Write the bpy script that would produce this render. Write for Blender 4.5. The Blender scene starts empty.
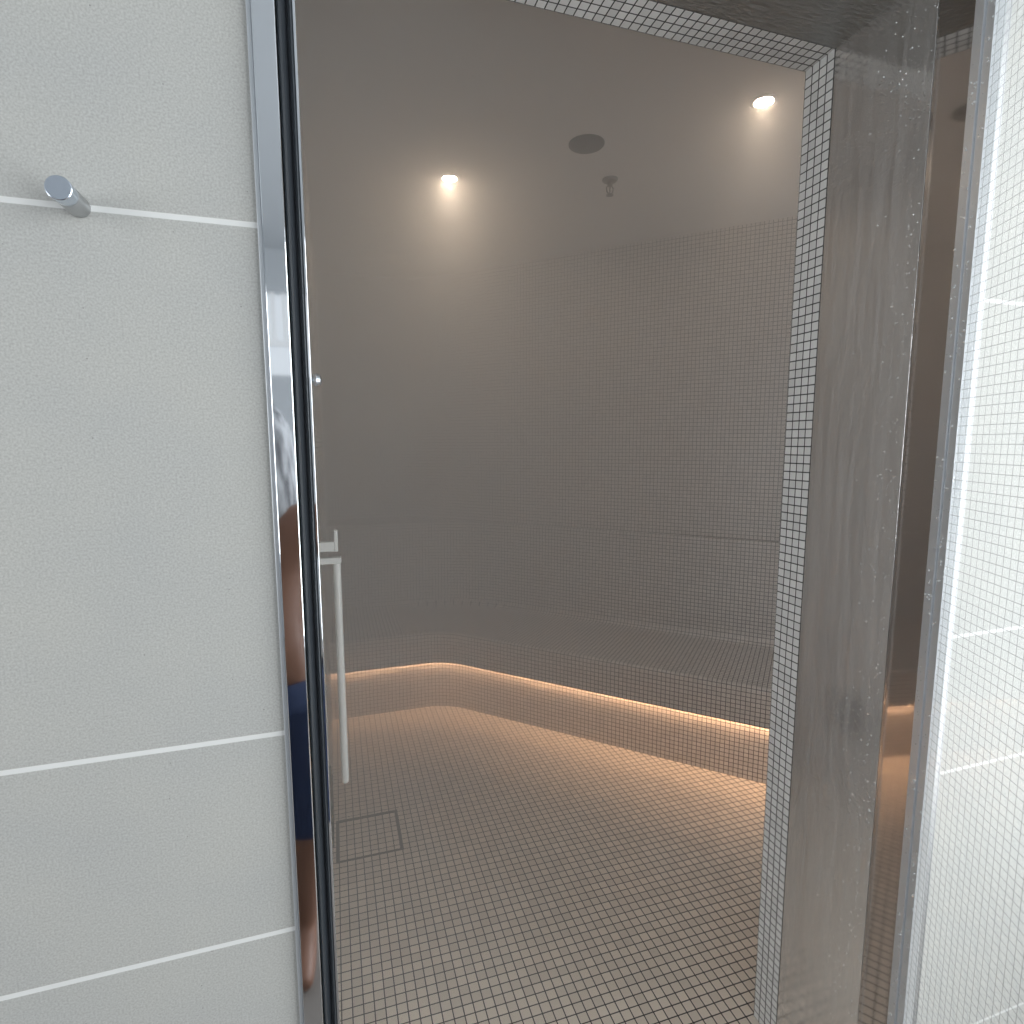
import bpy, bmesh, math, random
from mathutils import Vector, Matrix
random.seed(4)
S = bpy.context.scene
COL = S.collection
PI = math.pi
sin, cos, rad = math.sin, math.cos, math.radians

# ------------------------------------------------------------------ tags
def tag(o, label=None, cat=None, group=None, kind=None):
    if label: o['label'] = label
    if cat: o['category'] = cat
    if group: o['group'] = group
    if kind: o['kind'] = kind
    return o
def empty(name, loc=(0, 0, 0)):
    o = bpy.data.objects.new(name, None); COL.objects.link(o); o.location = loc
    o.empty_display_size = .05
    return o

# ------------------------------------------------------------------ mesh builder (verts, faces, uvs, material index)
class MB:
    def __init__(s): s.v = []; s.f = []; s.uv = []; s.mi = []; s.sm = []
    def poly(s, pts, uvs=None, m=0, smooth=False):
        n = len(s.v); s.v += [tuple(p) for p in pts]
        s.f.append(tuple(range(n, n + len(pts))))
        s.uv.append(uvs or [(0, 0)] * len(pts)); s.mi.append(m); s.sm.append(smooth)
    def box(s, x0, x1, y0, y1, z0, z1, m=0, skip=''):
        # uv in metres on every face
        A = dict(
            f=([(x0,y0,z0),(x1,y0,z0),(x1,y0,z1),(x0,y0,z1)], [(x0,z0),(x1,z0),(x1,z1),(x0,z1)]),
            b=([(x1,y1,z0),(x0,y1,z0),(x0,y1,z1),(x1,y1,z1)], [(x1,z0),(x0,z0),(x0,z1),(x1,z1)]),
            l=([(x0,y1,z0),(x0,y0,z0),(x0,y0,z1),(x0,y1,z1)], [(y1,z0),(y0,z0),(y0,z1),(y1,z1)]),
            r=([(x1,y0,z0),(x1,y1,z0),(x1,y1,z1),(x1,y0,z1)], [(y0,z0),(y1,z0),(y1,z1),(y0,z1)]),
            d=([(x0,y1,z0),(x1,y1,z0),(x1,y0,z0),(x0,y0,z0)], [(x0,y1),(x1,y1),(x1,y0),(x0,y0)]),
            u=([(x0,y0,z1),(x1,y0,z1),(x1,y1,z1),(x0,y1,z1)], [(x0,y0),(x1,y0),(x1,y1),(x0,y1)]))
        for k, (p, u) in A.items():
            if k in skip: continue
            s.poly(p, u, m[k] if isinstance(m, dict) else m)
    def lathe(s, prof, M=None, n=32, m=0, smooth=True):
        # prof: list of (radius, height) around local Z, M: 4x4
        M = M or Matrix()
        for (r0, h0), (r1, h1) in zip(prof, prof[1:]):
            for i in range(n):
                a, b = 2*PI*i/n, 2*PI*(i+1)/n
                P = [Vector((r0*cos(a), r0*sin(a), h0)), Vector((r0*cos(b), r0*sin(b), h0)),
                     Vector((r1*cos(b), r1*sin(b), h1)), Vector((r1*cos(a), r1*sin(a), h1))]
                if r0 < 1e-7: P = [P[0], P[2], P[3]]
                elif r1 < 1e-7: P = P[:3]
                s.poly([M @ p for p in P], None, m, smooth)
    def tube(s, pts, r, n=12, m=0):
        pts = [Vector(p) for p in pts]; rings = []
        for i, p in enumerate(pts):
            t = (pts[min(i+1, len(pts)-1)] - pts[max(i-1, 0)]).normalized()
            u = t.cross(Vector((.3, .5, .81))).normalized(); w = t.cross(u)
            rr = r[i] if isinstance(r, (list, tuple)) else r
            rings.append([p + (u*cos(2*PI*k/n) + w*sin(2*PI*k/n))*rr for k in range(n)])
        for a, b in zip(rings, rings[1:]):
            for k in range(n): s.poly([a[k], a[(k+1) % n], b[(k+1) % n], b[k]], None, m, True)
        s.poly(rings[0][::-1], None, m); s.poly(rings[-1], None, m)
    def build(s, name, mats, parent=None, bevel=0, merge=True):
        me = bpy.data.meshes.new(name); me.from_pydata(s.v, [], s.f)
        ul = me.uv_layers.new(name='UVMap'); k = 0
        for pi, p in enumerate(me.polygons):
            p.material_index = s.mi[pi]; p.use_smooth = s.sm[pi]
            for j in range(len(s.f[pi])): ul.data[k].uv = s.uv[pi][j]; k += 1
        if merge:
            bm = bmesh.new(); bm.from_mesh(me); bmesh.ops.remove_doubles(bm, verts=bm.verts, dist=1e-6)
            bmesh.ops.recalc_face_normals(bm, faces=bm.faces)
            for e in bm.edges:
                if len(e.link_faces) == 2 and e.calc_face_angle(0) > .6: e.smooth = False
            bm.to_mesh(me); bm.free()
        for m in (mats if isinstance(mats, (list, tuple)) else [mats]): me.materials.append(m)
        o = bpy.data.objects.new(name, me); COL.objects.link(o)
        if parent: o.parent = parent; o.matrix_parent_inverse = Matrix.Translation(-parent.location)
        if bevel:
            b = o.modifiers.new('bevel', 'BEVEL'); b.width = bevel; b.segments = 2; b.limit_method = 'ANGLE'
        return o

# ------------------------------------------------------------------ materials
def mat(name):
    m = bpy.data.materials.new(name); m.use_nodes = True
    nt = m.node_tree; N = nt.nodes; L = nt.links
    return m, N, L, N['Principled BSDF']
def plain(name, c, rough=.5, metal=0, spec=.5, emit=None, es=1):
    m, N, L, B = mat(name)
    B.inputs['Base Color'].default_value = (*c, 1); B.inputs['Roughness'].default_value = rough
    B.inputs['Metallic'].default_value = metal; B.inputs['Specular IOR Level'].default_value = spec
    if emit: B.inputs['Emission Color'].default_value = (*emit, 1); B.inputs['Emission Strength'].default_value = es
    return m
def V(N, op, a=None, b=None, L=None, val=None):
    n = N.new('ShaderNodeVectorMath'); n.operation = op
    if a is not None: L.new(a, n.inputs[0])
    if b is not None: L.new(b, n.inputs[1])
    if val is not None: n.inputs[1].default_value = val
    return n
def Mh(N, L, op, a, b=None, clamp=False):
    n = N.new('ShaderNodeMath'); n.operation = op; n.use_clamp = clamp
    for i, x in enumerate((a, b)):
        if x is None: continue
        if isinstance(x, (int, float)): n.inputs[i].default_value = x
        else: L.new(x, n.inputs[i])
    return n.outputs[0]
def grid_mask(N, L, pitch, grout, soft=.012, off=(0, 0, 0)):
    uv = N.new('ShaderNodeUVMap')
    o = V(N, 'SUBTRACT', uv.outputs[0], None, L, off)
    sc = V(N, 'SCALE', o.outputs[0], None, L); sc.inputs[3].default_value = 1 / pitch
    fr = V(N, 'FRACTION', sc.outputs[0], None, L)
    su = V(N, 'SUBTRACT', fr.outputs[0], None, L, (.5, .5, .5))
    ab = V(N, 'ABSOLUTE', su.outputs[0], None, L)
    sp = N.new('ShaderNodeSeparateXYZ'); L.new(ab.outputs[0], sp.inputs[0])
    mx = Mh(N, L, 'MAXIMUM', sp.outputs[0], sp.outputs[1])
    mr = N.new('ShaderNodeMapRange'); mr.interpolation_type = 'SMOOTHSTEP'
    mr.inputs['From Min'].default_value = .5 - grout/2 - soft; mr.inputs['From Max'].default_value = .5 - grout/2 + soft
    L.new(mx, mr.inputs['Value'])
    fl = V(N, 'FLOOR', sc.outputs[0], None, L)
    return mr.outputs[0], fl.outputs[0], sc.outputs[0]
def mosaic(name, tile, grout_c, rough=.32, gw=.12, off=(0, 0, 0), var=.10, pitch=.0213):
    m, N, L, B = mat(name)
    g, cell, sc = grid_mask(N, L, pitch, gw, off=off)
    wn = N.new('ShaderNodeTexWhiteNoise'); wn.noise_dimensions = '3D'; L.new(cell, wn.inputs['Vector'])
    mr = N.new('ShaderNodeMapRange'); L.new(wn.outputs['Value'], mr.inputs['Value'])
    mr.inputs['To Min'].default_value = 1 - var; mr.inputs['To Max'].default_value = 1 + var * .6
    tv = V(N, 'SCALE', None, None, L); tv.inputs[0].default_value = tile; L.new(mr.outputs[0], tv.inputs[3])
    mix = N.new('ShaderNodeMix'); mix.data_type = 'RGBA'
    L.new(g, mix.inputs[0]); L.new(tv.outputs[0], mix.inputs[6]); mix.inputs[7].default_value = (*grout_c, 1)
    L.new(mix.outputs[2], B.inputs['Base Color'])
    r = N.new('ShaderNodeMapRange'); L.new(g, r.inputs[0]); r.inputs['To Min'].default_value = rough; r.inputs['To Max'].default_value = .8
    L.new(r.outputs[0], B.inputs['Roughness'])
    inv = Mh(N, L, 'SUBTRACT', 1.0, g)
    bp = N.new('ShaderNodeBump'); bp.inputs['Strength'].default_value = .35; bp.inputs['Distance'].default_value = .001
    L.new(inv, bp.inputs['Height']); L.new(bp.outputs[0], B.inputs['Normal'])
    return m
def stone(name, joints):
    m, N, L, B = mat(name)
    geo = N.new('ShaderNodeNewGeometry'); sp = N.new('ShaderNodeSeparateXYZ'); L.new(geo.outputs['Position'], sp.inputs[0])
    d = None
    for z in joints:
        a = Mh(N, L, 'ABSOLUTE', Mh(N, L, 'SUBTRACT', sp.outputs[2], z))
        d = a if d is None else Mh(N, L, 'MINIMUM', d, a)
    for x in (-1.28, 2.25):
        d = Mh(N, L, 'MINIMUM', d, Mh(N, L, 'ABSOLUTE', Mh(N, L, 'SUBTRACT', sp.outputs[0], x)))
    mr = N.new('ShaderNodeMapRange'); mr.inputs['From Min'].default_value = .0029; mr.inputs['From Max'].default_value = .0037
    mr.inputs['To Min'].default_value = 1; mr.inputs['To Max'].default_value = 0; L.new(d, mr.inputs['Value'])
    n1 = N.new('ShaderNodeTexNoise'); n1.inputs['Scale'].default_value = 420; n1.inputs['Detail'].default_value = 3; L.new(geo.outputs['Position'], n1.inputs['Vector'])
    n2 = N.new('ShaderNodeTexNoise'); n2.inputs['Scale'].default_value = 7; n2.inputs['Detail'].default_value = 5; L.new(geo.outputs['Position'], n2.inputs['Vector'])
    c1 = N.new('ShaderNodeValToRGB'); c1.color_ramp.elements[0].position = .3; c1.color_ramp.elements[1].position = .72
    c1.color_ramp.elements[0].color = (.35, .35, .335, 1); c1.color_ramp.elements[1].color = (.475, .48, .465, 1)
    L.new(n1.outputs[0], c1.inputs[0])
    c2 = N.new('ShaderNodeValToRGB'); c2.color_ramp.elements[0].position = .35; c2.color_ramp.elements[1].position = .7
    c2.color_ramp.elements[0].color = (.96, .965, .97, 1); c2.color_ramp.elements[1].color = (1.02, 1.015, 1.0, 1)
    L.new(n2.outputs[0], c2.inputs[0])
    mu = N.new('ShaderNodeMix'); mu.data_type = 'RGBA'; mu.blend_type = 'MULTIPLY'; mu.inputs[0].default_value = 1
    L.new(c1.outputs[0], mu.inputs[6]); L.new(c2.outputs[0], mu.inputs[7])
    # sparse dark pits
    vo = N.new('ShaderNodeTexVoronoi'); vo.inputs['Scale'].default_value = 62; L.new(geo.outputs['Position'], vo.inputs['Vector'])
    pr = N.new('ShaderNodeMapRange'); pr.inputs['From Min'].default_value = .03; pr.inputs['From Max'].default_value = .07
    pr.inputs['To Min'].default_value = 1; pr.inputs['To Max'].default_value = 0; L.new(vo.outputs['Distance'], pr.inputs['Value'])
    sel = N.new('ShaderNodeSeparateColor'); L.new(vo.outputs['Color'], sel.inputs[0])
    pit = Mh(N, L, 'MULTIPLY', pr.outputs[0], Mh(N, L, 'GREATER_THAN', sel.outputs[0], .72))
    pm = N.new('ShaderNodeMix'); pm.data_type = 'RGBA'; L.new(Mh(N, L, 'MULTIPLY', pit, .6), pm.inputs[0]); L.new(mu.outputs[2], pm.inputs[6]); pm.inputs[7].default_value = (.16, .155, .15, 1)
    jm = N.new('ShaderNodeMix'); jm.data_type = 'RGBA'; L.new(mr.outputs[0], jm.inputs[0]); L.new(pm.outputs[2], jm.inputs[6]); jm.inputs[7].default_value = (.66, .67, .66, 1)
    L.new(jm.outputs[2], B.inputs['Base Color']); B.inputs['Roughness'].default_value = .6; B.inputs['Specular IOR Level'].default_value = .3
    inv = Mh(N, L, 'SUBTRACT', 1.0, Mh(N, L, 'MAXIMUM', mr.outputs[0], pit))
    bp = N.new('ShaderNodeBump'); bp.inputs['Strength'].default_value = .4; bp.inputs['Distance'].default_value = .001
    L.new(inv, bp.inputs['Height']); L.new(bp.outputs[0], B.inputs['Normal'])
    return m
def metal(name, c, rough, bump=None, scale=(1, 1, 1), strength=.2, dist=.001, drops=0, met=1):
    m, N, L, B = mat(name)
    B.inputs['Base Color'].default_value = (*c, 1); B.inputs['Metallic'].default_value = met; B.inputs['Roughness'].default_value = rough
    if bump:
        geo = N.new('ShaderNodeNewGeometry'); mp = N.new('ShaderNodeMapping'); mp.inputs['Scale'].default_value = scale
        L.new(geo.outputs['Position'], mp.inputs[0])
        n = N.new('ShaderNodeTexNoise'); n.inputs['Scale'].default_value = bump; n.inputs['Detail'].default_value = 3; L.new(mp.outputs[0], n.inputs['Vector'])
        h = n.outputs[0]
        if drops:
            vo = N.new('ShaderNodeTexVoronoi'); vo.inputs['Scale'].default_value = drops; L.new(geo.outputs['Position'], vo.inputs['Vector'])
            pr = N.new('ShaderNodeMapRange'); pr.interpolation_type = 'SMOOTHSTEP'; pr.inputs['From Min'].default_value = .0; pr.inputs['From Max'].default_value = .38
            pr.inputs['To Min'].default_value = 1.0; pr.inputs['To Max'].default_value = 0; L.new(vo.outputs['Distance'], pr.inputs['Value'])
            h = Mh(N, L, 'ADD', h, pr.outputs[0])
        bp = N.new('ShaderNodeBump'); bp.inputs['Strength'].default_value = strength; bp.inputs['Distance'].default_value = dist
        L.new(h, bp.inputs['Height']); L.new(bp.outputs[0], B.inputs['Normal'])
    return m

M_tile = mosaic('mosaic_wall', (.62, .58, .545), (.03, .025, .022), gw=.145, off=(0, 0, 0))
M_rev = mosaic('mosaic_reveal', (.70, .70, .69), (.045, .043, .042), gw=.13, pitch=.02)
M_floor = mosaic('mosaic_floor', (.82, .74, .65), (.010, .007, .005), rough=.3, gw=.105, off=(-.037, .009, 0), pitch=.0295)
JZ = (.271, .906, 1.191, 1.826, 2.461)
M_stone = stone('stone_tile', JZ)
M_paint = plain('white_paint', (.76, .73, .70), .6)
M_lobby = plain('lobby_paint', (.40, .42, .44), .7)
M_lfloor = plain('lobby_floor', (.20, .18, .165), .45)
M_chrome = metal('chrome', (.72, .75, .78), .04)
M_chrome_b = metal('polished_rail', (.74, .72, .71), .06)
M_steel = metal('satin_steel', (.52, .53, .54), .33)
M_alu = metal('wet_aluminium', (.70, .73, .76), .38, bump=300, strength=.4, dist=.0008, drops=170, met=.55)
M_wet = metal('wet_steel', (.80, .79, .78), .13, bump=110, scale=(1, 1, .35), strength=.16, dist=.0012, drops=120, met=.88)
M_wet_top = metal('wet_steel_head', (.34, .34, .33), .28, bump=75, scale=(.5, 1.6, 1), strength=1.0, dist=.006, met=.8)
M_dull = metal('dull_steel', (.36, .37, .38), .55)
M_cap = metal('brushed_chrome', (.66, .72, .80), .22)
M_rubber = plain('black_rubber', (.030, .035, .042), .36)
M_trim = plain('grey_trim', (.50, .53, .56), .35, .4)
M_dark = plain('dark_steel', (.10, .095, .085), .45, .6)
M_grille = plain('dark_grille', (.075, .065, .058), .6)
M_whitebar = plain('white_handle', (.52, .52, .50), .35)
M_led = plain('led_warm', (1, .8, .6), .5, emit=(1, .60, .34), es=36)
M_lens = plain('lamp_lens', (1, .95, .9), .5, emit=(1, .78, .57), es=560)
M_lens_dim = plain('lamp_lens_dim', (1, .95, .9), .5, emit=(1, .78, .57), es=175)
M_skin = plain('skin', (.21, .105, .07), .5)
M_navy = plain('navy_cloth', (.018, .032, .085), .8)
M_hair = plain('grey_hair', (.10, .10, .105), .7)
M_white = plain('white_frame', (.8, .8, .8), .4)

def glass_mat(name, grid):
    m, N, L, B = mat(name); N.remove(B); out = N['Material Output']
    tr = N.new('ShaderNodeBsdfTransparent'); tr.inputs[0].default_value = (.985, .99, .985, 1)
    gl = N.new('ShaderNodeBsdfGlossy'); gl.inputs['Roughness'].default_value = .03; gl.inputs['Color'].default_value = (1, 1, 1, 1)
    fr = N.new('ShaderNodeFresnel'); fr.inputs[0].default_value = 1.3
    mx = N.new('ShaderNodeMixShader'); L.new(Mh(N, L, 'MULTIPLY', fr.outputs[0], .18), mx.inputs[0]); L.new(tr.outputs[0], mx.inputs[1]); L.new(gl.outputs[0], mx.inputs[2])
    last = mx.outputs[0]
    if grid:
        # even white haze on the wet face, added to brighten the pane
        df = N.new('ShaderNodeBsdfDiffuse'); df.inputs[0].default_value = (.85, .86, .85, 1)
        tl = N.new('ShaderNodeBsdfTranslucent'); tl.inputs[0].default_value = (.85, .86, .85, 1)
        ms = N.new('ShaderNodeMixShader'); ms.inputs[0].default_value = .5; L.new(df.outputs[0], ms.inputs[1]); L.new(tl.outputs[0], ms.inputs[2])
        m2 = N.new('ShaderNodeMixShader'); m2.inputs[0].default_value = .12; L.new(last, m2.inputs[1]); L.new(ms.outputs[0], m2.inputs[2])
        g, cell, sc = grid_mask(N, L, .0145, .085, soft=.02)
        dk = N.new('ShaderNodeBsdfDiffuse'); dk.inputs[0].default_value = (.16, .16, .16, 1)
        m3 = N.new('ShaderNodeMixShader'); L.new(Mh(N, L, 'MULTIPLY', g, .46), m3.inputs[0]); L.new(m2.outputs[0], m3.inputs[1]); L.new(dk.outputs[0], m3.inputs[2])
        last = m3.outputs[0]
    L.new(last, out.inputs['Surface'])
    return m
M_glass = glass_mat('clear_glass', False)
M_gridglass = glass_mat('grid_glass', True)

def streaks(m):
    N, L = m.node_tree.nodes, m.node_tree.links; B = N['Principled BSDF']
    g = N.new('ShaderNodeNewGeometry'); mp = N.new('ShaderNodeMapping'); mp.inputs['Scale'].default_value = (95, 95, 5); L.new(g.outputs['Position'], mp.inputs[0])
    n = N.new('ShaderNodeTexNoise'); n.inputs['Scale'].default_value = 1; n.inputs['Detail'].default_value = 5; n.inputs['Roughness'].default_value = .65; L.new(mp.outputs[0], n.inputs['Vector'])
    for sock, a, b in (('Metallic', .93, .80), ('Roughness', .10, .17)):
        r = N.new('ShaderNodeMapRange'); r.inputs['From Min'].default_value = .36; r.inputs['From Max'].default_value = .66
        r.inputs['To Min'].default_value = a; r.inputs['To Max'].default_value = b; L.new(n.outputs[0], r.inputs['Value']); L.new(r.outputs[0], B.inputs[sock])
streaks(M_wet)

# ------------------------------------------------------------------ camera
H, D, F = 1.569, .765, 567.
yw, pt, rl = rad(17.4), rad(6.9), rad(.14)
fw = Vector((sin(yw)*cos(pt), cos(yw)*cos(pt), -sin(pt)))
r0 = Vector((cos(yw), -sin(yw), 0)); d0 = fw.cross(r0)
rt = r0*cos(rl) + d0*sin(rl); up = -(d0*cos(rl) - r0*sin(rl))
cam = bpy.data.cameras.new('camera'); co = bpy.data.objects.new('camera', cam); COL.objects.link(co)
R3 = Matrix((rt, up, -fw)).transposed()
co.matrix_world = Matrix.Translation((0, -D, H)) @ R3.to_4x4()
cam.sensor_width = 36; cam.lens = F / 1024 * 36; cam.clip_start = .01
S.camera = co

# ------------------------------------------------------------------ constants of the place
XL, XR, ZT = -.060, 1.048, 2.398       # left wall plane, right jamb, head of the opening
YM, YI, UY = .280, .360, 3.36                    # mosaic part of the reveal, inner face of the front wall
ZC = 2.70                              # steam room ceiling
RX = 1.8                              # lobby window wall
LC = 3.10                              # lobby ceiling

# ------------------------------------------------------------------ front wall (stone outside, mosaic inside)
w = MB()
mm = dict(f=0, b=1, l=1, r=1, d=1, u=2)
w.box(-3.2, -.0755, 0, YI, 0, LC, dict(f=0, b=1, l=0, r=1, d=2, u=2))
w.box(1.136, RX, 0, YI, 0, LC, dict(f=0, b=1, l=1, r=0, d=2, u=2))
w.box(-.0755, 1.136, 0, YI, 2.48, LC, dict(f=0, b=1, l=1, r=0, d=2, u=2))
wf = w.build('wall_front', [M_stone, M_tile, M_lobby]); tag(wf, kind='structure')
# mosaic reveal ring: right jamb, head
w = MB()
nz = 120
z1 = ZT
w.poly([(XR, YM, 0), (XR, YI, 0), (XR, YI, z1), (XR, YM, z1)], [(YM, 0), (YI, 0), (YI, z1), (YM, z1)])
w.poly([(XR, YM, 0), (XR, YM, z1), (1.136, YM, 2.48), (1.136, YM, 0)], None, 1)
w.poly([(XR, YI, 0), (1.136, YI, 0), (1.136, YI, 2.48), (XR, YI, z1)], [(XR, 0), (1.136, 0), (1.136, 2.48), (XR, z1)])
w.poly([(XL, YM, z1), (XR, YM, z1), (XR, YI, z1), (XL, YI, z1)], [(XL, YM), (XR, YM), (XR, YI), (XL, YI)])
w.poly([(XL, YI, z1), (XR, YI, z1), (1.136, YI, 2.48), (XL, YI, 2.48)], [(XL, z1), (XR, z1), (1.136, 2.48), (XL, 2.48)])
o = w.build('trim_1', [M_rev, M_dark]); tag(o, 'pale mosaic strip four tiles wide lining the inner edge of the opening', kind='structure')
# left side wall: one plane with the left reveal
w = MB()
w.poly([(XL, YM, 0), (XL, UY, 0), (XL, UY, ZC), (XL, YM, ZC)], [(YM, 0), (UY, 0), (UY, ZC), (YM, ZC)])
o = w.build('wall_left', M_tile, merge=False); tag(o, kind='structure')

# ------------------------------------------------------------------ path of the bench and the back wall
DX = 3.12                             # base line: y = 2.48, then x + y = 3.08 (45 degrees)
def path(off, r=.30, xs=XL+.001, ye=YI+.001, own=False):
    """points (x, y, u) of the line 'off' metres behind the riser"""
    s = 3.08 + off*math.sqrt(2); y = 2.48 + off
    rr = r + off
    cy = 2.48 - r; cx = (3.08 - r*math.sqrt(2)) - cy      # arc centre
    P = []
    xa = cx                                                # arc starts straight above the centre
    L0 = xa - xs; n0 = 24
    na = 14; arc = r*PI/4; sh = (arc - rr*PI/4) if own else 0
    for i in range(n0): P.append((xs + L0*i/n0, y, xs + L0*i/n0 + sh))
    for i in range(na + 1):
        a = PI/4*i/na
        P.append((cx + rr*sin(a), cy + rr*cos(a), xa + sh + ((rr if own else r)*PI/4)*i/na))
    ex, ey = P[-1][0], P[-1][1]
    Ld = (ey - ye)*math.sqrt(2); n1 = 60
    for i in range(1, n1 + 1):
        t = Ld*i/n1
        P.append((ex + t/math.sqrt(2), ey - t/math.sqrt(2), xa + arc + t))
    return P
def sweep(name, prof, mats, parent=None, mids=None, smooth=False, r=.30, own=False, planar=False):
    w = MB(); v = 0; rows = [(path(o_, r, own=own), z) for o_, z in prof]; vv = [prof[0][1]]
    for (a, za), (b, zb) in zip(prof, prof[1:]): vv.append(vv[-1] + math.hypot(b-a, zb-za))
    for k in range(len(prof) - 1):
        A, za = rows[k]; B, zb = rows[k+1]
        for i in range(len(A) - 1):
            w.poly([(A[i][0], A[i][1], za), (A[i+1][0], A[i+1][1], za), (B[i+1][0], B[i+1][1], zb), (B[i][0], B[i][1], zb)],
                   [(A[i][2], vv[k]), (A[i+1][2], vv[k]), (B[i+1][2], vv[k+1]), (B[i][2], vv[k+1])], mids[k] if mids else 0, smooth)
    if planar:
        e_ = path(0, r)[-1]; kc = e_[2] - (e_[0]-e_[1])/math.sqrt(2)
        for k_, f in enumerate(w.f):
            P = [w.v[i] for i in f]
            if max(p[2] for p in P) - min(p[2] for p in P) < 1e-6 and P[0][2] > .4 and min(p[0] for p in P) > .33:
                w.uv[k_] = [((p[0]-p[1])/math.sqrt(2) + kc, (p[0]+p[1])/math.sqrt(2)) for p in P]
    o = w.build(name, mats, parent)
    if smooth: o.data.shade_smooth()
    return o
bench = empty('tiled_bench', (.6, 2.5, 0))
tag(bench, 'mosaic tiled bench bending around the corner with a warm light line beneath its seat', 'bench')
sweep('riser', [(0, 0), (0, .32)], M_tile, bench)
sweep('seat', [(0, .293), (-.029, .293), (-.030, .284), (-.034, .284), (-.036, .286), (-.036, .452), (-.0335, .461), (-.027, .468), (-.018, .470), (.525, .470), (.545, .476), (.56, .492)], M_tile, bench, planar=True)
sweep('backrest', [(.56, .492), (.566, .52), (.572, 1.030), (.575, 1.038), (.582, 1.042)], M_tile, bench, own=True)
UY = 3.36
def upath(s=3.08 + .606*math.sqrt(2), r=.12):
    cy = UY - r; cx = (s - r*math.sqrt(2)) - cy; P = [(XL + .001, UY, XL)]
    for i in range(9):
        a = PI/4*i/8; P.append((cx + r*sin(a), cy + r*cos(a), cx + r*a))
    ex, ey, eu = P[-1]; t = (ey - YI)*math.sqrt(2)
    P.append((ex + t/math.sqrt(2), YI, eu + t)); return P
w = MB(); A_ = path(.582); B_ = upath()
cs = [(p[0], p[1]) for p in A_] + [(p[0], p[1]) for p in B_[::-1]]
w.poly([(x, y, 1.042) for x, y in cs], [(x, y) for x, y in cs]); w.build('ledge', M_tile, bench)
led = sweep('light_strip', [(-.027, .2915), (-.014, .2915)], M_led, bench)
w = MB()
for a, b in zip(B_, B_[1:]): w.poly([(a[0], a[1], 1.042), (b[0], b[1], 1.042), (b[0], b[1], ZC), (a[0], a[1], ZC)], [(a[2], 1.042), (b[2], 1.042), (b[2], ZC), (a[2], ZC)])
o = w.build('wall_back', M_tile); tag(o, kind='structure')

# ------------------------------------------------------------------ floor and ceiling of the steam room, drain
DR = (-.048, .204, 1.303, 1.557)
w = MB()
def fq(x0, x1, y0, y1, z=0, m=0): w.poly([(x0,y0,z),(x1,y0,z),(x1,y1,z),(x0,y1,z)], [(x0,y0),(x1,y0),(x1,y1),(x0,y1)], m)
fq(-.09, 1.13, .0, YI); fq(-.09, 3.8, YI, DR[2]); fq(-.09, DR[0], DR[2], DR[3]); fq(DR[1], 3.8, DR[2], DR[3]); fq(-.09, 3.8, DR[3], 3.5)
fq(-3.2, RX, -4.3, 0, 0, 1)
fl = w.build('floor', [M_floor, M_lfloor]); tag(fl, kind='structure')
dr = empty('floor_drain', ((DR[0]+DR[1])/2, (DR[2]+DR[3])/2, 0))
tag(dr, 'square tile-filled floor drain with a dark metal rim', 'drain')
w = MB(); t = .011
for a in ((DR[0], DR[1], DR[2], DR[2]+t), (DR[0], DR[1], DR[3]-t, DR[3]), (DR[0], DR[0]+t, DR[2]+t, DR[3]-t), (DR[1]-t, DR[1], DR[2]+t, DR[3]-t)):
    w.box(*a, -.02, .0005)
w.build('rim', M_dark, dr)
w = MB(); w.box(DR[0]+t+.002, DR[1]-t-.002, DR[2]+t+.002, DR[3]-t-.002, -.015, -.0005)
w.build('tiled_cover', M_floor, dr)
w = MB(); w.box(DR[0], DR[1], DR[2], DR[3], -.03, -.02); w.build('pan', M_dark, dr)
w = MB(); w.poly([(XL-.03, YI-.01, ZC), (3.8, YI-.01, ZC), (3.8, 3.5, ZC), (XL-.03, 3.5, ZC)][::-1])
o = w.build('ceiling', M_paint, merge=False); tag(o, kind='structure')

# ------------------------------------------------------------------ frame of the opening
fr = empty('door_frame', (-.057, 0, 0)); tag(fr, kind='structure')
ZF = 2.44
w = MB(); w.box(-.0750, -.0698, -.006, .02, 0, 2.52); w.build('edge_trim', M_trim, fr, .001)
w = MB(); w.box(-.0692, -.0440, -.012, .045, 0, 2.52); w.build('frame_post', M_chrome, fr, .0012)
w = MB(); w.box(1.062, 1.1355, -.006, .045, 0, 2.52); w.build('frame_post', M_dull, fr, .0012)
w = MB(); w.box(-.0435, 1.0615, -.006, .045, ZT + .012, 2.52); w.build('frame_head', M_steel, fr, .0012)
w = MB()                                             # ribbed rubber seal
prof = [(-.0435, .004), (-.041, .001), (-.0385, .004), (-.036, .010), (-.0335, .013), (-.031, .009), (-.0285, .007), (-.0262, .012), (-.0262, .04), (-.0435, .04)]
for z0, z1_ in ((0, 2.41),):
    for i in range(len(prof)):
        a, b = prof[i], prof[(i+1) % len(prof)]
        w.poly([(a[0], a[1], z0), (b[0], b[1], z0), (b[0], b[1], z1_), (a[0], a[1], z1_)])
    w.poly([(p[0], p[1], z1_) for p in prof]); w.poly([(p[0], p[1], z0) for p in prof][::-1])
w.build('rubber_seal', M_rubber, fr)
w = MB(); w.box(-.0262, -.0228, .010, .045, 0, 2.41); w.build('edge_bead', M_chrome, fr, .0006)
w = MB(); w.box(XL-.02, XL, .045, YM, 0, ZT + .002, skip=''); w.build('lining_panel', M_wet, fr)
w = MB(); w.box(XR, XR+.012, .058, YM-.0005, 0, ZT + .010); w.build('lining_panel', M_wet, fr, .0008)
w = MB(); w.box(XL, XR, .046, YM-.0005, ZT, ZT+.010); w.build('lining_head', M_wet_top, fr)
w = MB(); w.box(1.0605, 1.136, .062, YM-.0005, 0, 2.47); w.build('lining_backing', M_dark, fr)

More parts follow.
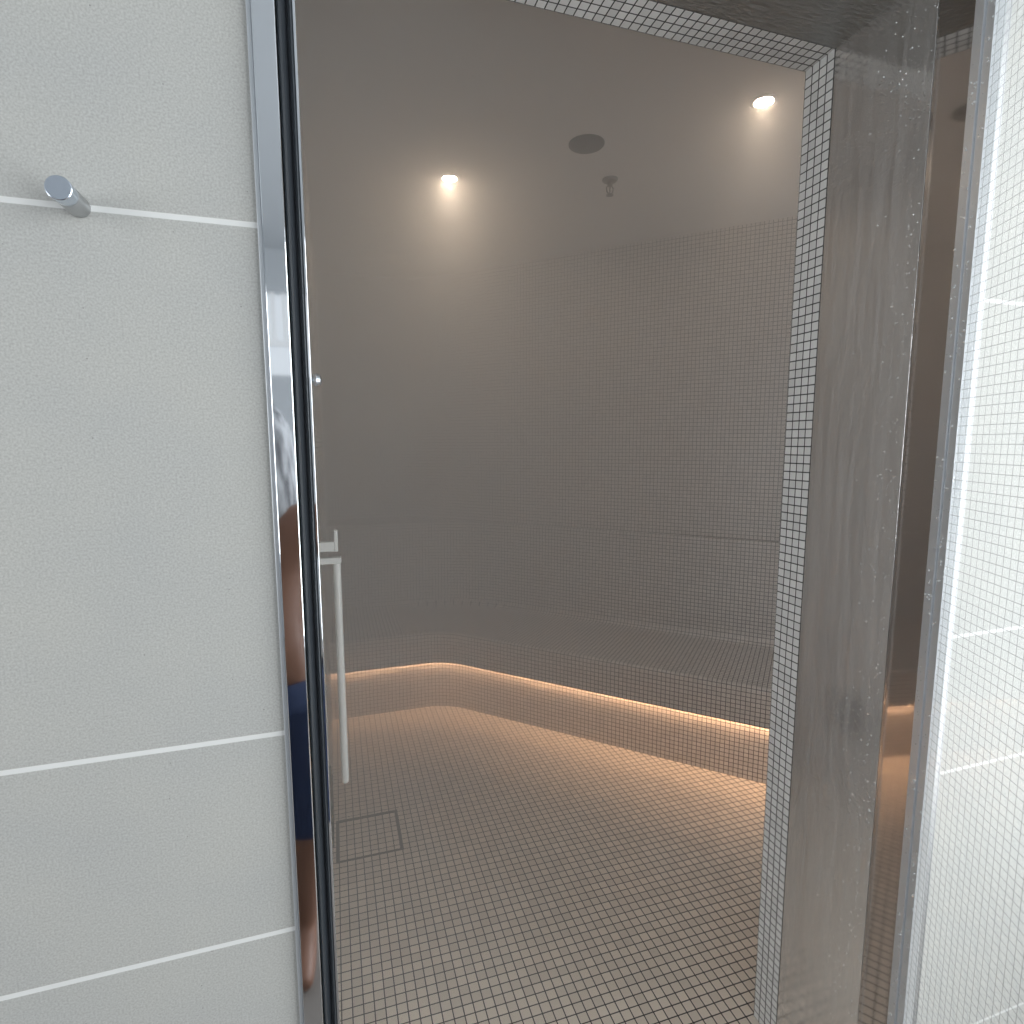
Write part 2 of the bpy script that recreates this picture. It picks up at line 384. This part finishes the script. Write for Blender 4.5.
# ------------------------------------------------------------------ open glass door, hinged at the right jamb
TH = rad(27.); dvec = Vector((-sin(TH), -cos(TH), 0)); nvec = Vector((-cos(TH), sin(TH), 0))   # nvec faces the opening
P0 = Vector((XR - .002, .056, 0))
def dbox(w, t0, t1, n0, n1, z0, z1, m=0, m_face=None):
    c = [P0 + dvec*t + nvec*n for t, n in ((t0, n0), (t1, n0), (t1, n1), (t0, n1))]
    def q(a, b, u0, u1, mi): w.poly([(a.x,a.y,z0),(b.x,b.y,z0),(b.x,b.y,z1),(a.x,a.y,z1)], [(u0,z0),(u1,z0),(u1,z1),(u0,z1)], mi)
    q(c[0], c[1], t0, t1, m); q(c[1], c[2], t1, t1+.01, m)
    q(c[2], c[3], t1, t0, m if m_face is None else m_face); q(c[3], c[0], t0, t0+.01, m)
    w.poly([(p.x, p.y, z1) for p in c], None, m); w.poly([(p.x, p.y, z0) for p in c][::-1], None, m)
dg = empty('door_1', (XR, .05, 0)); tag(dg, 'open glass door with a fine square grid, swung outward beside the opening', kind='structure')
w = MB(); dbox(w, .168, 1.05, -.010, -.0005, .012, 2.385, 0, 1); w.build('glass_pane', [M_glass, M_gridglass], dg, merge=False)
w = MB(); dbox(w, .001, .1195, -.010, 0, .012, 2.385); w.build('hinge_rail', M_chrome_b, dg)
w = MB(); dbox(w, .120, .144, -.016, .0035, .012, 2.385); dbox(w, .147, .168, -.014, .001, .012, 2.385); dbox(w, .144, .147, -.012, -.003, .012, 2.385)
w.build('stile', M_alu, dg)

# ------------------------------------------------------------------ condensation beads on the door stile and the wet lining
M_bead = plain('water_bead', (.82, .86, .88), .06, .35, .9)
w = MB()
def bead(c, n, r):
    q = n.to_track_quat('Z', 'Y').to_matrix().to_4x4(); q.translation = c
    w.lathe([(r, 0), (r*.86, r*.34), (r*.5, r*.58), (0, r*.66)], q @ Matrix.Scale(1, 4), 7)
for k in range(330):
    t_ = random.choice([random.uniform(.121, .143), random.uniform(.148, .167)]); hgt = .0035 if t_ < .145 else .001
    bead(P0 + dvec*t_ + nvec*hgt + Vector((0, 0, random.uniform(.3, 2.35))), nvec, random.choice([.0008, .0011, .0015, .0021]))
for k in range(420):
    yy = .060 + abs(random.gauss(0, .045))
    if yy < YM - .01: bead(Vector((XR, yy, random.uniform(.1, 2.37))), Vector((-1, 0, 0)), random.choice([.0007, .0010, .0014]))
o = w.build('condensation', M_bead, merge=False); tag(o, 'tiny water beads on the door stile and the wet steel jamb', 'water', kind='stuff')

# ------------------------------------------------------------------ robe hook on the stone wall
hk = empty('robe_hook', (-.2543, 0, 1.826)); tag(hk, 'short round chrome robe hook on the stone tile wall joint', 'hook')
Mx = Matrix.Translation((-.2543, 0, 1.826)) @ Matrix.Rotation(PI/2, 4, 'X')     # local z -> -y
w = MB(); w.lathe([(0, 0), (.0112, 0), (.0115, .0008), (.0115, .0300), (.0111, .0308), (.0098, .0312), (.0098, .0318)], Mx, 48); w.build('stem', M_steel, hk)
w = MB(); w.lathe([(.0098, .0318), (.0098, .0332), (.0112, .0338), (.0122, .0485), (.0120, .0494), (.0112, .0500), (0, .0500)], Mx, 48); w.build('cap', M_cap, hk)

# ------------------------------------------------------------------ ceiling fittings
def downlight(x, y, label, power, spread=rad(75), lens=None):
    t_ = empty('downlight', (x, y, ZC)); tag(t_, label, 'ceiling light', 'recessed ceiling spotlights of the steam room')
    w = MB(); T = Matrix.Translation((x, y, ZC)) @ Matrix.Rotation(PI, 4, 'X')
    w.lathe([(.030, -.0005), (.044, -.0005), (.044, .003), (.040, .005), (.032, .005), (.029, .002), (.030, -.0005)], T, 40); w.build('trim_ring', M_white, t_)
    w = MB(); w.lathe([(0, .0028), (.029, .0028)], T, 32); w.build('lens', lens or M_lens, t_)
    ld = bpy.data.lights.new('spot', 'SPOT'); ld.energy = power; ld.color = (1, .79, .60); ld.spot_size = spread; ld.spot_blend = .9; ld.shadow_soft_size = .028
    lo = bpy.data.objects.new('downlight_beam', ld); COL.objects.link(lo); lo.parent = t_; lo.location = (0, 0, -.012)
    return t_
downlight(.523, 1.783, 'small glowing ceiling spotlight over the middle of the steam room', 9)
downlight(1.415, .930, 'small glowing ceiling spotlight near the upper corner of the opening', 5, lens=M_lens_dim)
vt = empty('ceiling_vent', (.964, 1.352, ZC)); tag(vt, 'dark round ceiling grille between the two spotlights', 'vent')
T = Matrix.Translation((.964, 1.352, ZC)) @ Matrix.Rotation(PI, 4, 'X')
w = MB(); w.lathe([(.060, 0), (.068, 0), (.068, .004), (.064, .007), (.060, .005), (.060, 0)], T, 48); w.build('rim', M_dark, vt)
w = MB()
pr = [(0, .006)]
for k in range(1, 9): pr += [(.0072*k - .002, .006), (.0072*k - .001, .0035), (.0072*k + .001, .0035), (.0072*k + .002, .006)]
w.lathe(pr + [(.0600, .003)], T, 48); w.build('grille', M_grille, vt)
sp = empty('sprinkler', (1.185, 1.59, ZC)); tag(sp, 'small hanging fire sprinkler head on the ceiling beside the round grille', 'sprinkler')
T = Matrix.Translation((1.185, 1.59, ZC)) @ Matrix.Rotation(PI, 4, 'X')
w = MB(); w.lathe([(0, 0), (.034, 0), (.034, .003), (.028, .010), (.012, .014), (.0, .014)], T, 40); w.build('escutcheon', M_dark, sp)
w = MB(); w.lathe([(0, .014), (.011, .014), (.011, .026), (.008, .030), (0, .030)], T, 20)
for sx in (-1, 1): w.tube([T @ Vector((sx*.008, 0, .028)), T @ Vector((sx*.016, 0, .036)), T @ Vector((sx*.014, 0, .052)), T @ Vector((sx*.003, 0, .062))], .0028, 8)
w.tube([T @ Vector((0, 0, .03)), T @ Vector((0, 0, .062))], .0025, 8); w.build('frame_arms', M_dark, sp)
w = MB(); w.lathe([(0, .060), (.006, .060), (.006, .064), (.015, .065), (.0155, .0665), (0, .0675)], T, 24); w.build('deflector', M_dark, sp)

# ------------------------------------------------------------------ fittings on the left wall
hb = empty('grab_bar', (XL, .55, .79)); tag(hb, 'white vertical bar handle with a bracket at its top, just inside the opening', 'handle')
bx, by = -.002, .55
w = MB(); w.lathe([(0, .775), (.0070, .776), (.0085, .779), (.0085, 1.300), (.0075, 1.304), (0, 1.305)], Matrix.Translation((bx, by, 0)), 24); w.build('bar', M_whitebar, hb)
w = MB(); w.box(XL, bx + .010, by - .009, by + .009, 1.302, 1.316); w.box(XL, bx - .002, by - .008, by + .008, 1.330, 1.352)
w.box(bx - .004, bx + .004, by - .009, by + .009, 1.330, 1.378); w.box(XL, XL + .006, by - .022, by + .022, 1.285, 1.375)
w.build('bracket', M_whitebar, hb, .0015)
rk = empty('wall_knob', (XL, .50, 1.70)); tag(rk, 'tiny round chrome knob high up by the left edge of the opening', 'knob')
T = Matrix.Translation((XL, .50, 1.70)) @ Matrix.Rotation(PI/2, 4, 'Y')
w = MB(); w.lathe([(0, 0), (.016, 0), (.016, .003), (.006, .005), (.006, .024), (.011, .027), (.0135, .033), (.011, .040), (.005, .043), (0, .044)], T, 28); w.build('knob_body', M_cap, rk)
so = empty('steam_outlet', (XL, 1.08, .27)); tag(so, 'dark box of the steam outlet low on the left wall, mirrored in the wet jamb', 'steam outlet')
w = MB(); w.box(XL, XL + .012, .98, 1.19, .27, .46); w.build('outlet_cover', M_dark, so, .003)
w = MB()
for k in range(6): w.box(XL + .012, XL + .015, .995, 1.175, .290 + k*.027, .300 + k*.027)
w.build('louvre', M_grille, so)
# tiny chrome dome added to stand for a glint on the floor
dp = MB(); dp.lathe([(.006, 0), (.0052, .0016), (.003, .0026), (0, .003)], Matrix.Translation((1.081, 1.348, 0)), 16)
o = dp.build('floor_glint', M_chrome); tag(o, 'tiny chrome dome added as a glint on the floor tiles in front of the bench', 'glint')

# ------------------------------------------------------------------ steam
w = MB(); pg = [(XL+.002, YI-.03), (XR-.002, YI-.03), (XR-.002, YI+.002), (3.57, YI+.002), (.575, UY-.004), (XL+.002, UY-.004)]
w.poly([(x, y, .001) for x, y in pg][::-1]); w.poly([(x, y, ZC - .001) for x, y in pg])
for i in range(6):
    a, b = pg[i], pg[(i+1) % 6]; w.poly([(a[0], a[1], .001), (b[0], b[1], .001), (b[0], b[1], ZC-.001), (a[0], a[1], ZC-.001)])
m, N, L, B = mat('steam_haze'); N.remove(B)
vs = N.new('ShaderNodeVolumeScatter'); vs.inputs['Color'].default_value = (.97, .97, .97, 1); vs.inputs['Density'].default_value = .42; vs.inputs['Anisotropy'].default_value = .2
geo = N.new('ShaderNodeNewGeometry'); spx = N.new('ShaderNodeSeparateXYZ'); L.new(geo.outputs['Position'], spx.inputs[0])
def ss(src, a, b, lo, hi):
    q = N.new('ShaderNodeMapRange'); q.interpolation_type = 'SMOOTHSTEP'; L.new(src, q.inputs['Value'])
    for k_, v_ in (('From Min', a), ('From Max', b), ('To Min', lo), ('To Max', hi)): q.inputs[k_].default_value = v_
    return q.outputs[0]
# steam rises and is thickest around the outlet on the left wall
L.new(Mh(N, L, 'ADD', ss(spx.outputs[2], .3, 2.0, .06, .42), ss(spx.outputs[0], -.1, 1.6, .44, 0)), vs.inputs['Density'])
L.new(vs.outputs[0], N['Material Output'].inputs['Volume'])
o = w.build('steam', m); tag(o, 'thin warm steam filling the tiled room', 'steam', kind='stuff')

# ------------------------------------------------------------------ lobby in front of the steam room
w = MB(); w.poly([(-3.2, -4.3, LC), (RX, -4.3, LC), (RX, 0, LC), (-3.2, 0, LC)]); o = w.build('ceiling.001', M_lobby, merge=False); tag(o, kind='structure')
w = MB()
for y0, y1, za, zb in ((-4.3, -3.6, 0, LC), (-.4, 0, 0, LC), (-3.6, -.4, 0, .6), (-3.6, -.4, 2.8, LC)):
    w.box(-3.32, -3.2, y0, y1, za, zb)
o = w.build('wall_side', M_lobby); tag(o, kind='structure')
w = MB()      # right wall with a wide window opening
for y0, y1, za, zb in ((-4.3, -3.4, 0, LC), (-.12, 0, 0, LC), (-3.4, -.12, 0, .35), (-3.4, -.12, 2.75, LC)):
    w.box(RX, RX+.12, y0, y1, za, zb)
o = w.build('wall_right', M_lobby); tag(o, kind='structure')
w = MB()      # rear wall with a high window
WX0, WX1, WZ0, WZ1 = -1.3, .5, 2.12, 2.78
for x0, x1, za, zb in ((-3.2, WX0, 0, LC), (WX1, RX, 0, LC), (WX0, WX1, 0, WZ0), (WX0, WX1, WZ1, LC)):
    w.box(x0, x1, -4.42, -4.3, za, zb)
o = w.build('wall_rear', M_lobby); tag(o, kind='structure')
wd = empty('window_1', (-.4, -4.36, WZ0)); tag(wd, kind='structure')
w = MB(); w.box(WX0, WX1, -4.40, -4.34, 2.36, 2.40)
for i in range(19): w.box(WX0 + .09*i + .05, WX0 + .09*i + .085, -4.39, -4.35, 2.40, WZ1)
w.build('window_bars', M_white, wd)
wd = empty('window_2', (RX + .06, -1.9, .35)); tag(wd, kind='structure')
w = MB()
for y in (-3.4, -2.3, -1.2, -.17): w.box(RX+.03, RX+.08, y, y+.05, .35, 2.75)
w.build('window_frame', M_white, wd)

# ------------------------------------------------------------------ person mirrored in the chrome post
def body(px, py):
    J = [  # name, pos, radius, parent index
        ((0, 0, .94), .135, -1), ((0, .01, 1.06), .130, 0), ((0, .015, 1.20), .145, 1), ((0, .0, 1.33), .130, 2), ((0, -.01, 1.41), .062, 3),
        ((0, .0, 1.46), .060, 4), ((0, .005, 1.53), .088, 5), ((0, .0, 1.60), .078, 6),
        ((.10, 0, .86), .098, 0), ((.115, .005, .62), .078, 8), ((.105, .01, .48), .056, 9), ((.092, -.015, .33), .056, 10), ((.078, -.01, .10), .036, 11), ((.076, .05, .045), .038, 12), ((.078, .15, .028), .026, 13),
        ((-.10, 0, .86), .098, 0), ((-.115, .005, .62), .078, 15), ((-.115, .01, .48), .056, 16), ((-.118, -.015, .33), .058, 17), ((-.118, -.01, .10), .036, 18), ((-.120, .05, .045), .038, 19), ((-.125, .15, .028), .026, 20),
        ((.17, 0, 1.345), .062, 3), ((.215, -.01, 1.22), .048, 22), ((.235, -.01, 1.06), .040, 23), ((.245, .03, .86), .028, 24), ((.245, .05, .79), .026, 25),
        ((-.17, 0, 1.345), .062, 3), ((-.215, -.01, 1.22), .048, 27), ((-.235, -.01, 1.06), .040, 28), ((-.245, .03, .86), .028, 29), ((-.245, .05, .79), .026, 30)]
    for s, k in ((1, 26), (-1, 31)):
        for j in range(4):
            x = s*(.245); y0 = .05 + (j-1.5)*.019
            L_ = (.060, .068, .064, .05)[j]
            J.append(((x, y0, .755), .0095, k)); J.append(((x - s*.006, y0 + .004, .755 - L_*.55), .0085, len(J)-1)); J.append(((x - s*.018, y0 + .008, .755 - L_), .0075, len(J)-1))
        J.append(((s*.228, .085, .785), .0105, k)); J.append(((s*.215, .105, .755), .009, len(J)-1))
    me = bpy.data.meshes.new('person'); me.from_pydata([j[0] for j in J], [(j[2], i) for i, j in enumerate(J) if j[2] >= 0], [])
    o = bpy.data.objects.new('person', me); COL.objects.link(o)
    sk = o.modifiers.new('skin', 'SKIN'); me.skin_vertices[0].data[0].use_root = True
    for i, j in enumerate(J): me.skin_vertices[0].data[i].radius = (j[1], j[1]*(.78 if i in (0, 1, 2, 3, 8, 15) else 1))
    sb = o.modifiers.new('sub', 'SUBSURF'); sb.levels = 2; sb.render_levels = 2
    me.materials.append(M_skin); sk.use_smooth_shade = True
    dg_ = bpy.context.evaluated_depsgraph_get(); ev = o.evaluated_get(dg_); m2 = bpy.data.meshes.new_from_object(ev)
    o.modifiers.clear(); o.data = m2
    o.location = (px, py, 0)
    return o
PX, PY = -.215, -.955
ps = body(PX, PY); tag(ps, 'bare-chested person in dark blue shorts, mirrored in the chrome door post', 'person')
def limb(w, rings, n=24):
    R_ = [[Vector((cx + rx*cos(2*PI*k/n), cy + ry*sin(2*PI*k/n), z)) for k in range(n)] for cx, cy, z, rx, ry in rings]
    for a, b in zip(R_, R_[1:]):
        for k in range(n): w.poly([a[k], a[(k+1) % n], b[(k+1) % n], b[k]], None, 0, True)
w = MB()
limb(w, [(0, 0, .918, .166, .126), (0, 0, .912, .172, .128), (0, 0, .88, .180, .130), (0, 0, .84, .196, .134), (0, 0, .80, .205, .13)])
for s in (-1, 1): limb(w, [(s*.10, 0, .84, .108, .128), (s*.11, 0, .70, .100, .112), (s*.117, .005, .56, .092, .1), (s*.112, .005, .452, .092, .098), (s*.112, .005, .452, .086, .092)])
o = w.build('shorts', M_navy); o.parent = ps
m, N, L, B = mat('grey_hair_strands'); geo = N.new('ShaderNodeTexCoord'); mp = N.new('ShaderNodeMapping'); mp.inputs['Scale'].default_value = (60, 60, 9); L.new(geo.outputs['Object'], mp.inputs[0])
nz_ = N.new('ShaderNodeTexNoise'); nz_.inputs['Scale'].default_value = 1; nz_.inputs['Detail'].default_value = 5; L.new(mp.outputs[0], nz_.inputs['Vector'])
cr = N.new('ShaderNodeValToRGB'); cr.color_ramp.elements[0].position = .36; cr.color_ramp.elements[0].color = (.06, .06, .07, 1); cr.color_ramp.elements[1].position = .62; cr.color_ramp.elements[1].color = (.45, .46, .48, 1)
L.new(nz_.outputs[0], cr.inputs[0]); L.new(cr.outputs[0], B.inputs['Base Color']); B.inputs['Roughness'].default_value = .7
M_strands = m
w = MB(); w.lathe([(.0, .094), (.055, .08), (.088, .045), (.104, 0), (.112, -.08), (.122, -.17), (.122, -.235), (.116, -.295), (.100, -.312), (.085, -.29)], Matrix.Translation((0, -.035, 1.605)), 32); o = w.build('hair', M_strands); o.parent = ps
for s_ in (-1, 1):
    w = MB(); w.lathe([(0, .011), (.008, .008), (.011, 0), (.008, -.008), (0, -.011)], Matrix.Translation((s_*.031, .082, 1.575)), 12); o = w.build('eye', plain('eye_dark', (.05, .04, .035), .2)); o.parent = ps
w = MB(); w.lathe([(0, .032), (.008, .02), (.013, -.005), (.015, -.016), (0, -.022)], Matrix.Translation((0, .092, 1.545)), 14); o = w.build('nose', M_skin); o.parent = ps
w = MB(); w.lathe([(0, .006), (.016, .004), (.022, 0), (.016, -.004), (0, -.006)], Matrix.Translation((0, .078, 1.508)), 14)
o = w.build('mouth', plain('lips', (.28, .10, .09), .5)); o.parent = ps

# ------------------------------------------------------------------ light
wl = bpy.data.worlds.new('world'); S.world = wl; wl.use_nodes = True
bg = wl.node_tree.nodes['Background']; bg.inputs[0].default_value = (.90, .95, 1, 1); bg.inputs[1].default_value = 1.0
def area(name, loc, rot, sx, sy, e, c=(1, 1, 1)):
    ld = bpy.data.lights.new(name, 'AREA'); ld.shape = 'RECTANGLE'; ld.size = sx; ld.size_y = sy; ld.energy = e; ld.color = c
    o = bpy.data.objects.new(name, ld); COL.objects.link(o); o.location = loc; o.rotation_euler = rot; return o
area('window_daylight', (RX + .10, -1.75, 1.55), (0, PI/2, 0), 2.35, 3.22, 128, (.95, .98, 1))
area('side_daylight', (-3.19, -2.0, 1.7), (0, -PI/2, 0), 2.0, 3.0, 58, (.97, .99, 1))
area('high_window_daylight', (-.4, -4.44, 2.4), (-PI/2, 0, 0), 1.7, .7, 22, (.95, .98, 1))

S.view_settings.view_transform = 'Standard'; S.view_settings.look = 'None'; S.view_settings.exposure = 0; S.view_settings.gamma = 1
S.cycles.use_denoising = True
S.cycles.max_bounces = 10; S.cycles.diffuse_bounces = 4; S.cycles.glossy_bounces = 5; S.cycles.transparent_max_bounces = 12; S.cycles.volume_bounces = 1
S.cycles.sample_clamp_indirect = 6
